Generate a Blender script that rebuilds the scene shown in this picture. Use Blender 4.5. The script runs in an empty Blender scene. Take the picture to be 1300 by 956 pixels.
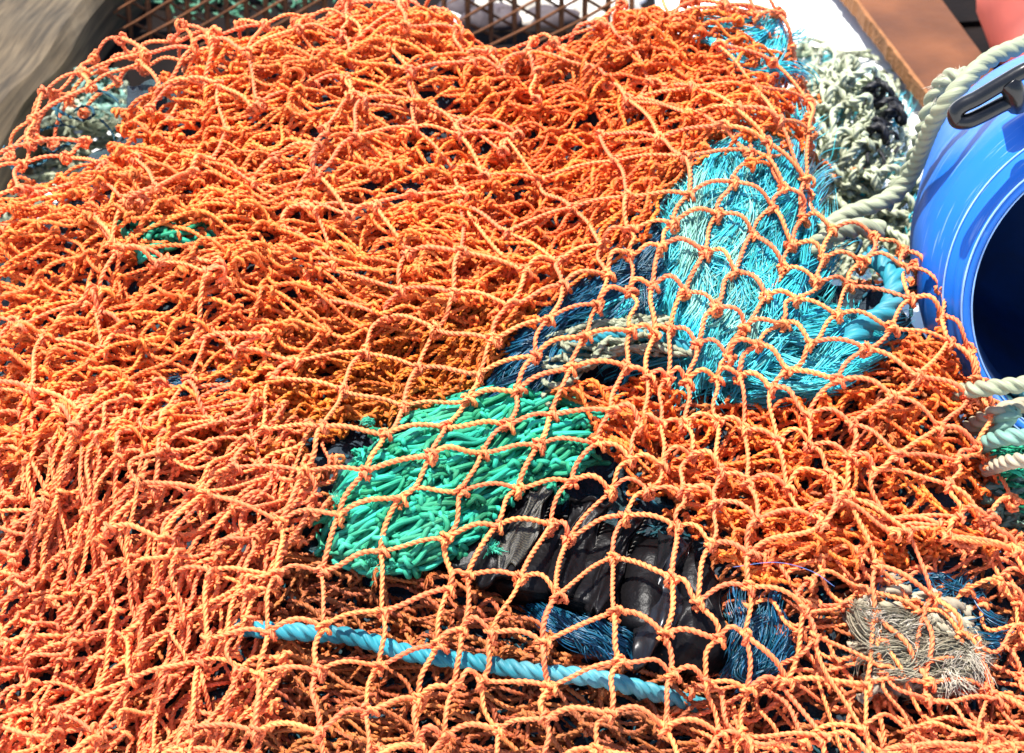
import bpy, math, random
import numpy as np
from mathutils import Vector
random.seed(7); rng = np.random.default_rng(11)
S = bpy.context.scene; COL = S.collection; PI = math.pi
# ------------------------------------------------------------------ camera
PITCH = math.radians(40); TGT = np.array([0, 0, 0.12]); DIST = 1.15; HFOV = 2*math.atan(0.325/1.15)
FW = np.array([0, math.cos(PITCH), -math.sin(PITCH)]); RT = np.array([1., 0, 0]); UPV = np.cross(RT, FW)
CAM = TGT - FW*DIST
cd = bpy.data.cameras.new('camera'); cam = bpy.data.objects.new('camera', cd); COL.objects.link(cam)
cam.location = CAM; cam.rotation_euler = (PI/2-PITCH, 0, 0); cd.sensor_width = 36; cd.lens = 18/math.tan(HFOV/2)
cd.clip_start = 0.05; cd.clip_end = 200
cd.dof.use_dof = True; cd.dof.focus_distance = 1.12; cd.dof.aperture_fstop = 14.0
S.camera = cam
# ------------------------------------------------------------------ light
SUN = Vector((-0.20, 0.14, 0.95)).normalized()
w = bpy.data.worlds.new('World'); S.world = w; w.use_nodes = True
nt = w.node_tree; bg = nt.nodes['Background']; sky = nt.nodes.new('ShaderNodeTexSky'); sky.sky_type = 'NISHITA'
sky.sun_disc = False; sky.sun_elevation = math.asin(SUN.z); sky.sun_rotation = math.atan2(SUN.x, SUN.y)
nt.links.new(sky.outputs[0], bg.inputs[0]); bg.inputs[1].default_value = 0.13
sl = bpy.data.lights.new('sun', 'SUN'); sl.energy = 4.7; sl.angle = math.radians(0.5); sl.color = (1, 0.96, 0.90)
so = bpy.data.objects.new('sun', sl); COL.objects.link(so); so.rotation_euler = (-SUN).to_track_quat('-Z', 'Y').to_euler()
S.view_settings.view_transform = 'Standard'; S.view_settings.look = 'None'; S.view_settings.exposure = 1.27
S.view_settings.gamma = 1; S.view_settings.use_curve_mapping = False
S.render.engine = 'CYCLES'; S.cycles.max_bounces = 8; S.cycles.diffuse_bounces = 4

# ------------------------------------------------------------------ ground shape of the heap
GZ = -0.12
def sst(a, b, x):
    t = np.clip((x-a)/(b-a), 0, 1); return t*t*(3-2*t)
BUMPS = []
def H(x, y):
    z = 0.015 + 0.135*sst(-0.34, 0.22, y) + 0.03*sst(0.2, 0.6, y)
    z = z - 0.07*sst(0.12, 0.42, x)*sst(-0.05, 0.3, y)
    z = z + 0.008*np.sin(x*21+1)*np.sin(y*17+.5) + 0.005*np.sin(x*37+y*31)
    for bx, by, sx, sy, h in BUMPS:
        z = z + h*np.exp(-((x-bx)/sx)**2 - ((y-by)/sy)**2)
    return z
def rays(px, py):
    px = np.asarray(px, float); py = np.asarray(py, float); t = math.tan(HFOV/2)
    a = (px-650)/650*t; b = -(py-478)/650*t
    return FW + a[..., None]*RT + b[..., None]*UPV
def hit(px, py, off=0.0):
    """point of the heap surface (raised by off) seen at a photo pixel"""
    d = rays(px, py); off = np.broadcast_to(np.asarray(off, float), d.shape[:-1])
    lo = np.full(d.shape[:-1], 0.5); done = np.zeros(d.shape[:-1], bool); hi = np.full(d.shape[:-1], 2.6)
    for t in np.arange(0.55, 2.6, 0.03):
        p = CAM + d*t; below = (p[..., 2] < H(p[..., 0], p[..., 1])+off) & ~done
        hi[below] = t; lo[below] = t-0.03; done |= below
    for k in range(12):
        m = (lo+hi)/2; p = CAM + d*m[..., None]; b = p[..., 2] < H(p[..., 0], p[..., 1])+off
        hi = np.where(b, m, hi); lo = np.where(b, lo, m)
    return CAM + d*((lo+hi)/2)[..., None]
def onz(px, py, z):
    d = rays(px, py); t = (z-CAM[2])/d[..., 2]; return CAM + d*t[..., None]
def project(P):
    q = P-CAM; z = q@FW; t = math.tan(HFOV/2)
    return 650+650*(q@RT)/z/t, 478-650*(q@UPV)/z/t
def inside(px, py, poly):
    poly = np.asarray(poly, float); n = len(poly); r = np.zeros(np.shape(px), bool)
    for i in range(n):
        x0, y0 = poly[i]; x1, y1 = poly[(i+1) % n]
        c = ((y0 > py) != (y1 > py)); xi = x0+(py-y0)*(x1-x0)/((y1-y0) if y1 != y0 else 1e-9)
        r ^= c & (px < xi)
    return r
def polydist(px, py, poly):
    poly = np.asarray(poly, float); d = np.full(np.shape(px), 1e9); nx = np.array(px, float); ny = np.array(py, float)
    for i in range(len(poly)):
        a = poly[i]; b = poly[(i+1) % len(poly)]; e = b-a
        t = np.clip(((px-a[0])*e[0]+(py-a[1])*e[1])/(e@e+1e-9), 0, 1); qx = a[0]+t*e[0]; qy = a[1]+t*e[1]
        dd = np.hypot(px-qx, py-qy); m = dd < d; d = np.where(m, dd, d); nx = np.where(m, qx, nx); ny = np.where(m, qy, ny)
    return d, nx, ny
for bx, by, rx, ry, h in [(600, 590, .085, .05, .02), (760, 730, .09, .05, .028), (915, 290, .07, .07, .022), (1080, 480, .09, .08, .02),
                          (300, 150, .14, .10, .03), (560, 110, .10, .08, .02), (900, 80, .09, .09, .04), (130, 330, .10, .07, .015),
                          (150, 600, .10, .08, .02), (420, 470, .10, .05, -.012), (720, 270, .05, .1, -.018), (1080, 640, .11, .05, .01)]:
    p = onz(bx, by, 0.1); BUMPS.append((p[0], p[1], rx, ry, h))

# ------------------------------------------------------------------ materials
def mat(name, base, rough=.7, var=.12, scale=30, dirt=None, dirt_amt=.4, bump=.3, fibre=False, spec=.35, island=0., transl=0., metallic=0, coat=0):
    m = bpy.data.materials.new(name); m.use_nodes = True; t = m.node_tree; N = t.nodes; Lk = t.links
    b = N['Principled BSDF']; b.inputs['Roughness'].default_value = rough; b.inputs['Specular IOR Level'].default_value = spec
    b.inputs['Metallic'].default_value = metallic; b.inputs['Coat Weight'].default_value = coat
    g = N.new('ShaderNodeNewGeometry'); n1 = N.new('ShaderNodeTexNoise'); n1.inputs['Scale'].default_value = scale; n1.inputs['Detail'].default_value = 5
    Lk.new(g.outputs['Position'], n1.inputs['Vector'])
    hs = N.new('ShaderNodeHueSaturation'); hs.inputs['Color'].default_value = (*base, 1)
    mp = N.new('ShaderNodeMapRange'); mp.inputs[1].default_value = .3; mp.inputs[2].default_value = .7
    mp.inputs[3].default_value = 1-var; mp.inputs[4].default_value = 1+var; Lk.new(n1.outputs[0], mp.inputs[0])
    v = mp.outputs[0]
    if island:
        mi = N.new('ShaderNodeMapRange'); mi.inputs[3].default_value = 1-island; mi.inputs[4].default_value = 1+island
        Lk.new(g.outputs['Random Per Island'], mi.inputs[0])
        mu = N.new('ShaderNodeMath'); mu.operation = 'MULTIPLY'; Lk.new(v, mu.inputs[0]); Lk.new(mi.outputs[0], mu.inputs[1]); v = mu.outputs[0]
        mh = N.new('ShaderNodeMapRange'); mh.inputs[3].default_value = .5-island*.05; mh.inputs[4].default_value = .5+island*.05
        Lk.new(g.outputs['Random Per Island'], mh.inputs[0]); Lk.new(mh.outputs[0], hs.inputs['Hue'])
    Lk.new(v, hs.inputs['Value']); c = hs.outputs[0]
    if dirt:
        n2 = N.new('ShaderNodeTexNoise'); n2.inputs['Scale'].default_value = scale*.45; n2.inputs['Detail'].default_value = 8; n2.inputs['Roughness'].default_value = .7
        Lk.new(g.outputs['Position'], n2.inputs['Vector']); r = N.new('ShaderNodeMapRange'); r.inputs[1].default_value = .48; r.inputs[2].default_value = .75
        r.inputs[4].default_value = dirt_amt; Lk.new(n2.outputs[0], r.inputs[0])
        mx = N.new('ShaderNodeMix'); mx.data_type = 'RGBA'; Lk.new(r.outputs[0], mx.inputs[0]); Lk.new(c, mx.inputs[6]); mx.inputs[7].default_value = (*dirt, 1); c = mx.outputs[2]
    Lk.new(c, b.inputs['Base Color'])
    if bump:
        bp = N.new('ShaderNodeBump'); nn = N.new('ShaderNodeTexNoise'); nn.inputs['Detail'].default_value = 3
        if fibre:
            uv = N.new('ShaderNodeUVMap'); ma = N.new('ShaderNodeMapping'); ma.inputs['Scale'].default_value = (.8, 11, 1)
            Lk.new(uv.outputs[0], ma.inputs[0]); Lk.new(ma.outputs[0], nn.inputs['Vector']); nn.inputs['Scale'].default_value = 1.0; bp.inputs['Distance'].default_value = .0009
        else:
            Lk.new(g.outputs['Position'], nn.inputs['Vector']); nn.inputs['Scale'].default_value = scale*6; bp.inputs['Distance'].default_value = .002
        bp.inputs['Strength'].default_value = bump; Lk.new(nn.outputs[0], bp.inputs['Height']); Lk.new(bp.outputs[0], b.inputs['Normal'])
    if transl:
        tr = N.new('ShaderNodeBsdfTranslucent'); ms = N.new('ShaderNodeMixShader'); ms.inputs[0].default_value = transl
        Lk.new(c, tr.inputs[0]); Lk.new(b.outputs[0], ms.inputs[1]); Lk.new(tr.outputs[0], ms.inputs[2]); Lk.new(ms.outputs[0], N['Material Output'].inputs[0])
    return m
FB = dict(fibre=True, bump=1.0, rough=.52, spec=.3)
M = {}
M['orange'] = mat('orange twine', (.91, .205, .040), var=.15, island=.10, dirt=(.55, .17, .06), dirt_amt=.35, **FB)
M['peach'] = mat('pale orange twine', (.93, .228, .076), var=.16, island=.12, dirt=(.5, .17, .08), dirt_amt=.4, **FB)  # palest of the orange twine colours
M['deep'] = mat('deep orange twine', (.89, .172, .028), var=.16, island=.14, dirt=(.4, .10, .03), dirt_amt=.5, **FB)
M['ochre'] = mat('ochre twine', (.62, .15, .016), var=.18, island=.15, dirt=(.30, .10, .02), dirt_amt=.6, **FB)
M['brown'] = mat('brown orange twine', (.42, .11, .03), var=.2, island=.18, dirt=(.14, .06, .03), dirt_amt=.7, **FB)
M['green'] = mat('green braided twine', (.014, .28, .15), var=.3, island=.45, dirt=(.10, .46, .30), dirt_amt=.6, fibre=True, bump=1, rough=.6, spec=.3)
M['teal'] = mat('teal fibre', (.045, .50, .55), var=.4, island=.6, bump=0, rough=.35, spec=.6, transl=.15)
M['palegreen'] = mat('pale sea green fibre', (.25, .58, .48), var=.3, island=.4, bump=0, rough=.4, spec=.5, transl=.15)
M['blue_fibre'] = mat('blue fibre', (.006, .085, .15), var=.3, island=.4, bump=0, rough=.35, spec=.6, transl=.15)
M['blue_rope'] = mat('blue rope', (.02, .20, .25), var=.3, dirt=(.16, .26, .26), dirt_amt=.8, **FB)
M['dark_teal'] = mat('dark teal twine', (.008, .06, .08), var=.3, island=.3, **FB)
M['cream'] = mat('weathered cream twine', (.25, .27, .175), var=.15, island=.15, dirt=(.28, .27, .16), dirt_amt=.55, **FB)
M['cream_net'] = mat('weathered grey green twine', (.37, .40, .27), var=.2, island=.2, dirt=(.2, .2, .12), dirt_amt=.5, **FB)
M['tan'] = mat('tan frayed rope', (.33, .285, .195), var=.2, island=.2, dirt=(.14, .11, .07), dirt_amt=.6, **FB)
M['mint'] = mat('mint green old twine', (.14, .27, .21), var=.2, island=.2, dirt=(.4, .42, .3), dirt_amt=.5, **FB)
M['black'] = mat('black twine', (.012, .012, .014), var=.3, **FB)
M['fray'] = mat('frayed cream fibre', (.50, .44, .34), var=.2, island=.2, bump=0, rough=.5, transl=.15)
M['greenfray'] = mat('frayed green fibre', (.05, .45, .28), var=.2, island=.2, bump=0, rough=.5, transl=.15)
M['orangefray'] = mat('frayed orange fibre', (.75, .20, .05), var=.2, island=.2, bump=0, rough=.5, transl=.15)
M['clear'] = mat('pale monofilament', (.08, .16, .4), var=.1, bump=0, rough=.25, spec=.7)
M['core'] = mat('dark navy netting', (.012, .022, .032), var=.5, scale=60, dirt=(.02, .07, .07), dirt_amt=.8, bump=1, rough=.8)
M['ground'] = mat('pale concrete', (.80, .79, .75), var=.05, scale=8, dirt=(.62, .60, .54), dirt_amt=.35, bump=.25, rough=.9)
M['rust'] = mat('painted rusty steel', (.125, .045, .016), var=.3, scale=14, dirt=(.06, .024, .012), dirt_amt=.8, bump=.35, rough=.45, spec=.2)
M['rust_edge'] = mat('pale lit rust', (.24, .10, .036), var=.3, scale=40, dirt=(.2, .08, .03), dirt_amt=.8, bump=1, rough=.9)  # rough rusty strip, its lighter colour standing for the sunlit edge
M['wire'] = mat('rusty wire', (.15, .055, .02), var=.35, scale=50, dirt=(.08, .035, .02), dirt_amt=.8, bump=.6, rough=.9)
M['stone'] = mat('pale stone', (.50, .46, .40), var=.2, scale=25, dirt=(.35, .28, .22), dirt_amt=.5, bump=.4, rough=.85)
M['darkwood'] = mat('shade dark wood', (.005, .003, .0025), var=.4, scale=20, dirt=(.014, .007, .004), dirt_amt=.6, bump=.6, rough=.8, spec=.1)  # near black base colour holds the shade of the dark space
M['buoy'] = mat('salmon float plastic', (.80, .17, .12), var=.06, scale=12, dirt=(.62, .25, .18), dirt_amt=.5, bump=.1, rough=.45)
M['rubber'] = mat('black rubber', (.004, .0035, .004), var=.35, scale=30, dirt=(.008, .007, .007), dirt_amt=.6, bump=.5, rough=.4, spec=.13)
M['greyplastic'] = mat('glossy black plastic', (.006, .006, .007), var=.2, scale=30, dirt=(.03, .03, .032), dirt_amt=.3, bump=.08, rough=.25, spec=.35)
M['thread'] = mat('grey stitching', (.14, .13, .11), var=.2, bump=0)
def barrel_mat(name, c):
    m = mat(name, c, var=.06, scale=9, dirt=(.10, .30, .62), dirt_amt=.45, bump=.12, rough=.5, spec=.3)
    t = m.node_tree; N = t.nodes; b = N['Principled BSDF']; src = b.inputs['Base Color'].links[0].from_socket
    tc = N.new('ShaderNodeTexCoord'); ma = N.new('ShaderNodeMapping'); ma.inputs['Scale'].default_value = (14, 14, 190); t.links.new(tc.outputs['Object'], ma.inputs[0])
    n = N.new('ShaderNodeTexNoise'); n.inputs['Scale'].default_value = 1.6; n.inputs['Detail'].default_value = 6; t.links.new(ma.outputs[0], n.inputs['Vector'])
    r = N.new('ShaderNodeMapRange'); r.inputs[1].default_value = .60; r.inputs[2].default_value = .72; r.inputs[4].default_value = .35; t.links.new(n.outputs[0], r.inputs[0])
    mx = N.new('ShaderNodeMix'); mx.data_type = 'RGBA'; t.links.new(r.outputs[0], mx.inputs[0]); t.links.new(src, mx.inputs[6]); mx.inputs[7].default_value = (.45, .58, .75, 1)
    t.links.new(mx.outputs[2], b.inputs['Base Color']); return m
M['barrel'] = barrel_mat('scuffed blue plastic', (.008, .135, .55))
M['worn'] = mat('scuffed pale plastic edge', (.25, .42, .68), var=.35, scale=40, dirt=(.02, .16, .55), dirt_amt=1, bump=0, rough=.6)
M['barrel_in'] = mat('shade darkened dirty inside plastic', (.012, .06, .20), var=.2, scale=14, dirt=(.05, .04, .03), dirt_amt=.7, bump=.1, rough=.45)  # blue base darkened for the shade inside the barrel, plus brown mottling
def wood_mat():
    m = mat('weathered timber', (.088, .062, .034), var=.25, scale=10, dirt=(.12, .10, .068), dirt_amt=.5, bump=0, rough=.85)
    t = m.node_tree; N = t.nodes; b = N['Principled BSDF']; src = b.inputs['Base Color'].links[0].from_socket
    tc = N.new('ShaderNodeTexCoord'); ma = N.new('ShaderNodeMapping'); ma.inputs['Scale'].default_value = (1.6, 34, 34); t.links.new(tc.outputs['Object'], ma.inputs[0])
    n = N.new('ShaderNodeTexNoise'); n.inputs['Scale'].default_value = 5; n.inputs['Detail'].default_value = 8; n.inputs['Distortion'].default_value = .12; t.links.new(ma.outputs[0], n.inputs['Vector'])
    r = N.new('ShaderNodeMapRange'); r.inputs[1].default_value = .35; r.inputs[2].default_value = .65; r.inputs[3].default_value = .4; r.inputs[4].default_value = 1.2; t.links.new(n.outputs[0], r.inputs[0])
    mx = N.new('ShaderNodeMix'); mx.data_type = 'RGBA'; mx.blend_type = 'MULTIPLY'; mx.inputs[0].default_value = 1; t.links.new(src, mx.inputs[6]); t.links.new(r.outputs[0], mx.inputs[7]); t.links.new(mx.outputs[2], b.inputs['Base Color'])
    bp = N.new('ShaderNodeBump'); bp.inputs['Distance'].default_value = .003; bp.inputs['Strength'].default_value = .35; t.links.new(n.outputs[0], bp.inputs['Height']); t.links.new(bp.outputs[0], b.inputs['Normal']); return m
M['wood'] = wood_mat()
def weave_mat():
    m = mat('sparkling grey mesh cloth', (.05, .045, .035), rough=.5, bump=0); t = m.node_tree; N = t.nodes; b = N['Principled BSDF']
    uv = N.new('ShaderNodeUVMap'); vo = N.new('ShaderNodeTexVoronoi'); vo.inputs['Scale'].default_value = 30; vo.inputs['Randomness'].default_value = .25; t.links.new(uv.outputs[0], vo.inputs['Vector'])
    r = N.new('ShaderNodeMapRange'); r.inputs[1].default_value = .1; r.inputs[2].default_value = .45; r.inputs[3].default_value = 1; r.inputs[4].default_value = 0; t.links.new(vo.outputs[0], r.inputs[0])
    mx = N.new('ShaderNodeMix'); mx.data_type = 'RGBA'; t.links.new(r.outputs[0], mx.inputs[0]); mx.inputs[6].default_value = (.006, .006, .006, 1); mx.inputs[7].default_value = (.10, .085, .05, 1)
    t.links.new(mx.outputs[2], b.inputs['Base Color']); return m
M['weave'] = weave_mat()

# ------------------------------------------------------------------ mesh builders
class MB:
    def __init__(s): s.v = []; s.q = []; s.uv = []; s.n = 0
    def add(s, v, q, uv=None):
        v = np.asarray(v, float).reshape(-1, 3); q = np.asarray(q).reshape(-1, 4)
        s.v.append(v); s.q.append(q+s.n); s.n += len(v)
        s.uv.append(np.zeros((len(q)*4, 2)) if uv is None else np.asarray(uv).reshape(-1, 2))
    def build(s, name, m, parent=None, smooth=True):
        v = np.concatenate(s.v); q = np.concatenate(s.q); uv = np.concatenate(s.uv)
        org = np.zeros(3) if parent is not None else np.array([(v[:, 0].min()+v[:, 0].max())/2, (v[:, 1].min()+v[:, 1].max())/2, v[:, 2].min()])
        if parent is not None: org = np.array(parent['org'])
        me = bpy.data.meshes.new(name); me.vertices.add(len(v)); me.vertices.foreach_set('co', (v-org).astype(np.float32).ravel())
        me.loops.add(len(q)*4); me.loops.foreach_set('vertex_index', q.astype(np.int32).ravel())
        me.polygons.add(len(q)); me.polygons.foreach_set('loop_start', np.arange(len(q), dtype=np.int32)*4)
        me.polygons.foreach_set('loop_total', np.full(len(q), 4, np.int32))
        me.update(calc_edges=True)
        me.polygons.foreach_set('use_smooth', np.full(len(q), smooth))
        u = me.uv_layers.new(name='UVMap'); u.data.foreach_set('uv', uv.astype(np.float32).ravel())
        me.materials.append(M[m]); me.validate()
        o = bpy.data.objects.new(name, me); COL.objects.link(o)
        if parent is None: o.location = org; o['org'] = list(org)
        else: o.parent = parent; o['org'] = list(org)
        return o
def empty(name, loc):
    o = bpy.data.objects.new(name, None); COL.objects.link(o); o.location = loc; o.empty_display_size = .05; o['org'] = [float(a) for a in loc]; return o
def tag(o, label, cat=None, group=None, kind=None):
    if label: o['label'] = label
    if cat: o['category'] = cat
    if group: o['group'] = group
    if kind: o['kind'] = kind
    return o
def tubes(mb, P, r, n=12, lobes=3, pitch=None, deep=.68, cap=True):
    """lay twisted, lobed cords along the paths P (N,K,3)"""
    P = np.asarray(P, float)
    if P.ndim == 2: P = P[None]
    N, K, _ = P.shape; r = np.broadcast_to(np.asarray(r, float).reshape((-1, 1)) if np.ndim(r) == 1 else np.asarray(r, float), (N, K)).copy()
    if pitch is None: pitch = 6.6*float(r.mean())
    T = np.gradient(P, axis=1); T /= np.linalg.norm(T, axis=2, keepdims=True)+1e-12
    ref = np.where(np.abs(T[:, 0, 2:3]) > .9, np.array([[1., 0, 0]]), np.array([[0, 0, 1.]]))
    U = np.zeros_like(P); u = ref - (ref*T[:, 0]).sum(1, keepdims=True)*T[:, 0]
    for k in range(K):
        u = u-(u*T[:, k]).sum(1, keepdims=True)*T[:, k]; u /= np.linalg.norm(u, axis=1, keepdims=True)+1e-12; U[:, k] = u
    V = np.cross(T, U)
    s = np.concatenate([np.zeros((N, 1)), np.cumsum(np.linalg.norm(np.diff(P, axis=1), axis=2), axis=1)], axis=1)
    th = np.arange(n)/n*2*PI
    if lobes:
        ph = (th % (2*PI/lobes)); ph = np.where(ph > PI/lobes, ph-2*PI/lobes, ph)+0
        a = deep*.85; b = 1-a; fac = a*np.cos(ph)+np.sqrt(np.maximum(b*b-(a*np.sin(ph))**2, .02))
    else: fac = np.ones(n)
    ang = th[None, None]+(s/pitch*2*PI)[..., None]*(1 if lobes else 0)+rng.random((N, 1, 1))*6.28
    rr = r.copy()
    if cap: rr[:, 0] *= .15; rr[:, -1] *= .15
    R = rr[..., None]*fac
    vv = P[:, :, None]+(U[:, :, None]*np.cos(ang)[..., None]+V[:, :, None]*np.sin(ang)[..., None])*R[..., None]
    i = np.arange(N)[:, None, None]*K*n; k = np.arange(K-1)[None, :, None]*n; j = np.arange(n)[None, None]; j2 = (j+1) % n
    q = np.stack(np.broadcast_arrays(i+k+j, i+k+j2, i+k+n+j2, i+k+n+j), -1)
    rad = float(r.mean()); ss = s/(rad*4)+rng.random((N, 1))*50
    s0 = np.broadcast_to(ss[:, :-1, None], (N, K-1, n)); s1 = np.broadcast_to(ss[:, 1:, None], (N, K-1, n))
    v0 = np.broadcast_to((j/n), (N, K-1, n)); v1 = v0+1/n
    uv = np.stack([np.stack([s0, v0], -1), np.stack([s0, v1], -1), np.stack([s1, v1], -1), np.stack([s1, v0], -1)], -2)
    mb.add(vv, q, uv)
def spline(pts, K):
    pts = np.asarray(pts, float); n = len(pts); P = np.vstack([2*pts[0]-pts[1], pts, 2*pts[-1]-pts[-2]])
    t = np.linspace(0, n-1-1e-6, K); i = t.astype(int); f = (t-i)[:, None]
    p0, p1, p2, p3 = P[i], P[i+1], P[i+2], P[i+3]
    return .5*((2*p1)+(p2-p0)*f+(2*p0-5*p1+4*p2-p3)*f**2+(3*p1-p0-3*p2+p3)*f**3)
def box(mb, c, ax, ay, az):
    c, ax, ay, az = map(np.asarray, (c, ax, ay, az)); v = [c+ax*i+ay*j+az*k for k in (-1, 1) for j in (-1, 1) for i in (-1, 1)]
    mb.add(v, [(0, 2, 3, 1), (4, 5, 7, 6), (0, 1, 5, 4), (2, 6, 7, 3), (0, 4, 6, 2), (1, 3, 7, 5)])
def unit(v): return v/(np.linalg.norm(v, axis=-1, keepdims=True)+1e-12)

# ------------------------------------------------------------------ netting
def knots(mb, C, A, B, r, n=9, K=14):
    if len(C) == 0: return
    A = unit(A); Nn = unit(np.cross(A, B)); Nn *= np.sign(Nn[:, 2:3]+1e-9); B = unit(np.cross(Nn, A)); m = len(C)
    rot = rng.normal(0, .5, m)[:, None]; a = A*np.cos(rot)+B*np.sin(rot); b = -A*np.sin(rot)+B*np.cos(rot)
    sc = rng.uniform(1.1, 1.5, m)[:, None, None]*r*KS
    t = np.linspace(0, 1, K+4)[None, :, None]; f = rng.random(m)[:, None, None]*6.28
    a_, b_, n_ = a[:, None], b[:, None], Nn[:, None]; c = C[:, None]
    tubes(mb, c+sc*(b_*(t-.5)*2.6+(a_*np.cos(f+t*9.6)+n_*np.sin(f+t*9.6))*1.45), r*.97, n, LOB)
    t = t[:, :K]/t[:, K-1:K]
    tubes(mb, c+sc*(a_*(t-.5)*2.2+a_*.9+(b_*np.cos(f+t*6.4)+n_*np.sin(f+t*6.4))*1.55-b_*.9), r*.97, n, LOB)
def bars(mb, P0, P1, L, r, n=12, K=20, up=(0, .25, 1), upw=.6, wig=.05, slack=.2):
    d = np.linalg.norm(P1-P0, axis=1); m = len(d)
    if m == 0: return
    h = np.sqrt(np.maximum(L*L-d*d, 0))*slack*rng.uniform(.4, 1.6, m); h = np.minimum(h, L*.32)+d*.05
    dr = rng.normal(0, 1, (m, 3)); T = unit(P1-P0); dr = dr*(1-upw)+np.array(up)*upw*1.5; dr = dr-(dr*T).sum(1, keepdims=True)*T; dr = unit(dr)
    d2 = unit(np.cross(T, dr)); t = np.linspace(0, 1, K)[None, :, None]
    w2 = rng.normal(0, wig*L, (m, 1, 1)); w3 = rng.normal(0, wig*.6*L, (m, 1, 1))
    P = P0[:, None]*(1-t)+P1[:, None]*t+dr[:, None]*np.sin(PI*t)*h[:, None, None]+d2[:, None]*np.sin(2*PI*t)*w2+dr[:, None]*np.sin(2*PI*t)*w3+d2[:, None]*np.sin(PI*t)*w2*.8
    tubes(mb, P, r*rng.uniform(.86, 1.12, m), n, LOB, cap=False)
LOB = 3; KS = 1.
def lay_net(mb, P, ok, L, r, n=12, K=20, upw=.6, kn=9, maxd=1.9, wig=.05, sl=(.2, .2)):
    """P (I,J,3) knot positions; every mesh bar and knot is laid as real cord"""
    dA = np.linalg.norm(P[1:]-P[:-1], axis=2); dB = np.linalg.norm(P[:, 1:]-P[:, :-1], axis=2)
    mx_ = np.broadcast_to(np.asarray(maxd, float), ok.shape); mA = ok[1:] & ok[:-1] & (dA < L*mx_[1:]); mB = ok[:, 1:] & ok[:, :-1] & (dB < L*mx_[:, 1:])
    bars(mb, P[:-1][mA], P[1:][mA], L, r, n, K, upw=upw, wig=wig, slack=sl[0]); bars(mb, P[:, :-1][mB], P[:, 1:][mB], L, r, n, K, upw=upw*.5, wig=wig, slack=sl[1])
    dirA = np.gradient(P, axis=0); dirB = np.gradient(P, axis=1); knots(mb, P[ok], dirA[ok], dirB[ok], r, kn)
TW = 0.00168; LB = 0.040
OUT = [(-60, 215), (0, 186), (36, 124), (78, 82), (140, 43), (233, 26), (300, 14), (400, -4), (440, -20), (560, -20), (590, 22), (640, 36), (700, 36), (742, 28), (768, 0),
       (790, -20), (975, -20), (995, 30), (1018, 80), (1028, 140), (1028, 210), (1012, 255), (1050, 288), (1110, 298), (1168, 316), (1205, 370), (1232, 430), (1254, 485), (1262, 560), (1275, 620), (1400, 700), (1400, 1040), (-100, 1040)]
def roll(px, py, off=0., outline=OUT, scale=.00055):
    """heap point for a pixel; beyond the outline the sheet turns over the edge and hangs down"""
    ins = inside(px, py, outline); d, nx, ny = polydist(px, py, outline)
    qx = np.where(ins, px, nx+(px-nx)*.12); qy = np.where(ins, py, ny+(py-ny)*.12)
    P = hit(qx, qy, off); dd = np.where(ins, 0, d)
    P = P.copy(); P[..., 2] -= dd*scale*1.1; P[..., 1] += dd*scale*.25
    edge = np.clip(1-d/45, 0, 1)*ins; P[..., 2] -= edge**2*.012
    return P

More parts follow.
